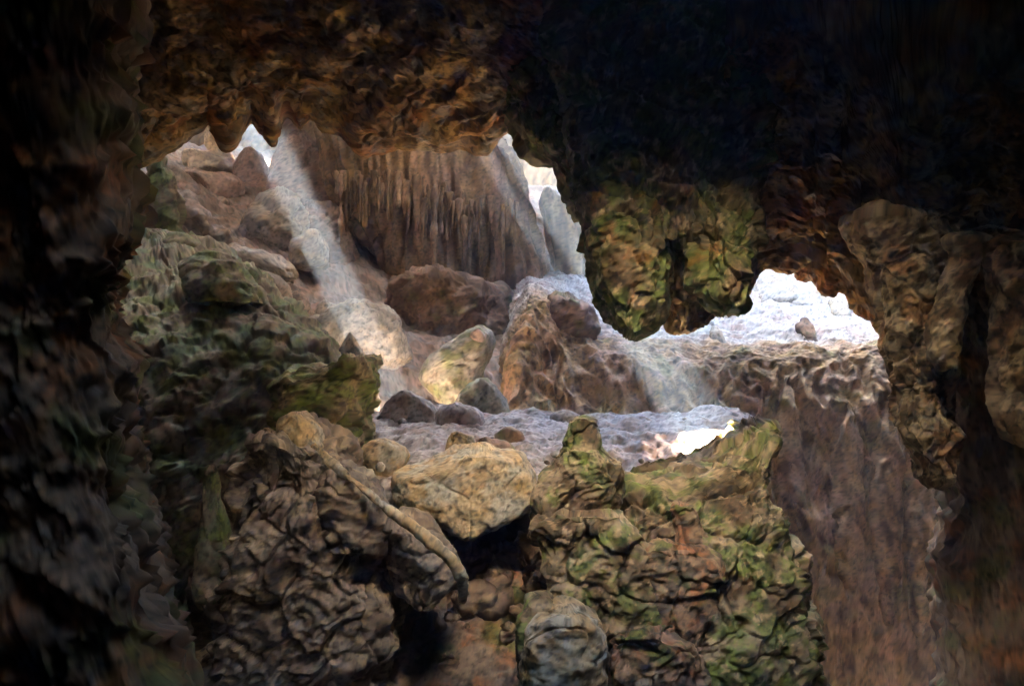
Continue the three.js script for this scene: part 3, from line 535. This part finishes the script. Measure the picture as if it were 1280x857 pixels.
// ------------------------------------------------------------------ the near block with its pinnacle
{
  const g = thing('pinnacle', 'mossy rock pinnacle of two stones on the near block', 'pinnacle', at(728, 668, 8.1));
  const bald = at(722, 645, 7.75);
  loft('cap_stone', [[521, 714, 738], [526, 707, 750], [545, 706, 752], [560, 708, 753], [571, 716, 748]], { d: 8.05, rz: 0.16, relief: 'sponge', k: 0.4, tint: 'mossy', parent: g, res: 1.4, n: 3 });
  loft('stone', [[562, 705, 752], [574, 695, 762], [588, 688, 769], [600, 679, 772], [625, 673, 779], [645, 678, 777], [660, 700, 770], [669, 720, 752]], { d: 8.0, rz: 0.3, relief: 'sponge', k: 0.55, tint: 'mossy', parent: g, res: 1.4, patch(p, c) { blot(p, c, bald, 0.14, [0.5, 0.37, 0.26]); } });
}
const blockRocks = [
  [[[535, 949, 953, 9.35], [550, 940, 960, 9.2], [565, 918, 965, 9.0], [582, 888, 968, 8.8], [600, 820, 971, 8.6], [612, 776, 974, 8.5], [650, 768, 982, 8.35], [700, 760, 998, 8.25], [760, 755, 1014, 8.2], [820, 752, 1020, 8.1], [880, 750, 1026, 8.1]], 8.5, 0.75, 'mossy', 'sponge', 0.85, 'massive craggy mossy block under the sunlit ledge corner'],
  [[[640, 690, 780], [656, 672, 792], [680, 668, 812], [705, 674, 822], [740, 690, 830], [790, 715, 836], [880, 730, 840]], 7.95, 0.5, 'mossy', 'sponge', 0.7, 'mossy tan block below the pinnacle'],
  [[[630, 842, 868], [640, 836, 880], [660, 838, 884], [690, 840, 888], [715, 850, 880]], 8.1, 0.25, 'block', 'sponge', 0.4, 'upright rust red stone in the recess'],
  [[[682, 800, 878], [694, 782, 900], [715, 772, 906], [745, 775, 900], [775, 785, 890], [810, 800, 880]], 7.95, 0.4, 'block', 'sponge', 0.6, 'rusty pitted block in the middle of the near face'],
  [[[772, 690, 730], [784, 672, 748], [805, 662, 756], [830, 658, 758], [875, 656, 756]], 7.3, 0.35, 'boulder', 'boulder', 0.4, 'pale cracked boulder at the foot of the near block'],
  [[[755, 660, 690], [770, 655, 700], [800, 652, 690], [860, 650, 680]], 7.6, 0.25, 'mossy', 'sponge', 0.3, 'dark mossy stone left of the cracked boulder'],
  [[[790, 770, 830], [805, 758, 868], [830, 754, 880], [880, 752, 890]], 7.7, 0.35, 'block', 'sponge', 0.6, 'low rubbly rust brown rock between block and boulder'],
];
for (const [rows, d, rz, t, rel, k, label] of blockRocks) loft('rock', rows, { d, rz, relief: rel, k, tint: t, label, category: 'rock', group: 'rocks of the near block', res: 1.7, n: t === 'boulder' ? 2.6 : 5 });

// ------------------------------------------------------------------ the left pile and the gully
loft('rock', [[519, 362, 372], [526, 351, 384], [540, 345, 395], [560, 342, 403], [580, 338, 410], [604, 334, 418]], { d: 8.25, rz: 0.3, relief: 'boulder', k: 0.25, tint: 'boulder', res: 1.5, label: 'tan knob with a bright white crest on the left pile', category: 'rock' });
loft('rock', [[546, 318, 345], [556, 314, 400], [575, 308, 420], [600, 298, 430], [630, 282, 440], [680, 252, 468], [740, 232, 478], [810, 225, 484], [880, 220, 486]], { d: 8.05, rz: 0.75, relief: 'sponge', k: 0.9, tint: 'rubble', res: 1.9, n: 2.8, label: 'crumbling layered brown rock heap under the white crested knob', category: 'rock' });
loft('rock', [[587, 405, 434], [600, 392, 452], [624, 387, 467], [650, 394, 472], [690, 402, 478]], { d: 7.85, rz: 0.3, relief: 'sponge', k: 0.55, tint: 'rubble', res: 1.6, label: 'rounded brown lump on the right of the layered heap', category: 'rock' });
loft('rock', [[654, 488, 506], [664, 485, 540], [690, 484, 570], [716, 487, 582], [740, 496, 574], [760, 515, 548]], { d: 7.95, rz: 0.3, relief: 'sponge', k: 0.5, tint: 'rubble', res: 1.6, label: 'fluted grey green stump in the gully', category: 'rock' });
loft('stalagmite', [[580, 258, 268], [588, 252, 272], [606, 250, 274], [628, 247, 276], [655, 242, 284], [700, 238, 292], [750, 236, 296]], { d: 7.9, relief: 'sponge', k: 0.25, tint: 'bank', label: 'small greenish stalagmite in the dark left of the heap', category: 'stalagmite' });
{ // long root-like ridge running down into the gully
  const pts = [[392, 556, 7.95], [418, 582, 7.75], [446, 604, 7.62], [478, 631, 7.58], [512, 655, 7.55], [545, 681, 7.5], [566, 703, 7.5], [577, 724, 7.55], [578, 750, 7.7]].map((a) => at(...a));
  const g = new THREE.TubeGeometry(new THREE.CatmullRomCurve3(pts), 220, 0.036, 14, false);
  const m = mergeVertices((g.deleteAttribute('uv'), g.deleteAttribute('normal'), g), 1e-5);
  put('rock_ridge', carve(new Float32Array(m.attributes.position.array), Array.from(m.index.array), { relief: 'boulder', k: 0.18, tint: 'boulder' }), { label: 'long pale root like rib running down into the gully', category: 'rock' });
}
{
  const r = rng(77);
  const spots = [[590, 700, 22, 14], [607, 690, 14, 10], [612, 735, 24, 26], [598, 752, 20, 20], [568, 768, 15, 12], [640, 668, 14, 10], [655, 690, 18, 22], [650, 655, 12, 9], [560, 662, 24, 12], [600, 665, 12, 7], [625, 660, 14, 8], [548, 700, 14, 10], [605, 840, 18, 16], [635, 790, 12, 10], [620, 815, 16, 8], [575, 800, 14, 10], [540, 790, 16, 10], [668, 735, 16, 18], [650, 770, 12, 12], [455, 640, 14, 9], [470, 600, 16, 8], [498, 640, 12, 8], [570, 730, 14, 12], [585, 785, 12, 9], [560, 830, 14, 12]];
  const looks = ['tan', 'brown', 'pinkish', 'dark', 'rough', 'flat'];
  spots.forEach(([px, py, w, h], i) => {
    const d = 9.3 - (py - 650) / 200 * 0.75, j = () => 0.85 + 0.3 * r();
    loft('gully_stone', [[py - h, px - w * 0.3 * j(), px + w * 0.3 * j()], [py - h * 0.7, px - w * 0.8 * j(), px + w * 0.8 * j()], [py, px - w * j(), px + w * j()], [py + h * 0.7, px - w * 0.8 * j(), px + w * 0.85 * j()], [py + h, px - w * 0.3, px + w * 0.35]], { d, rz: 0.16, relief: 'sponge', k: 0.6, n: 4, inset: 0.8, tint: 'gully', shift: i * 2.9, label: 'loose brown stone in the dark gully below the flat boulder', category: 'stone', group: 'loose stones in the gully' });
  });
  // broken slope under the ledge that the stones lie on
  const rows = [];
  for (const [py, d] of [[600, 10], [640, 9.7], [690, 9.35], [750, 9.0], [820, 8.6], [900, 8.2]]) { const row = []; for (const px of [380, 430, 480, 530, 580, 630, 680, 730]) row.push(at(px, py + (px > 640 ? (px - 640) * 0.3 : 0), d)); rows.push(row); }
  sheet('gully_slope', rows, 170, 160, { relief: 'sponge', k: 0.5, tint: 'wall', structure: true });
}

renderer.render(scene, camera);
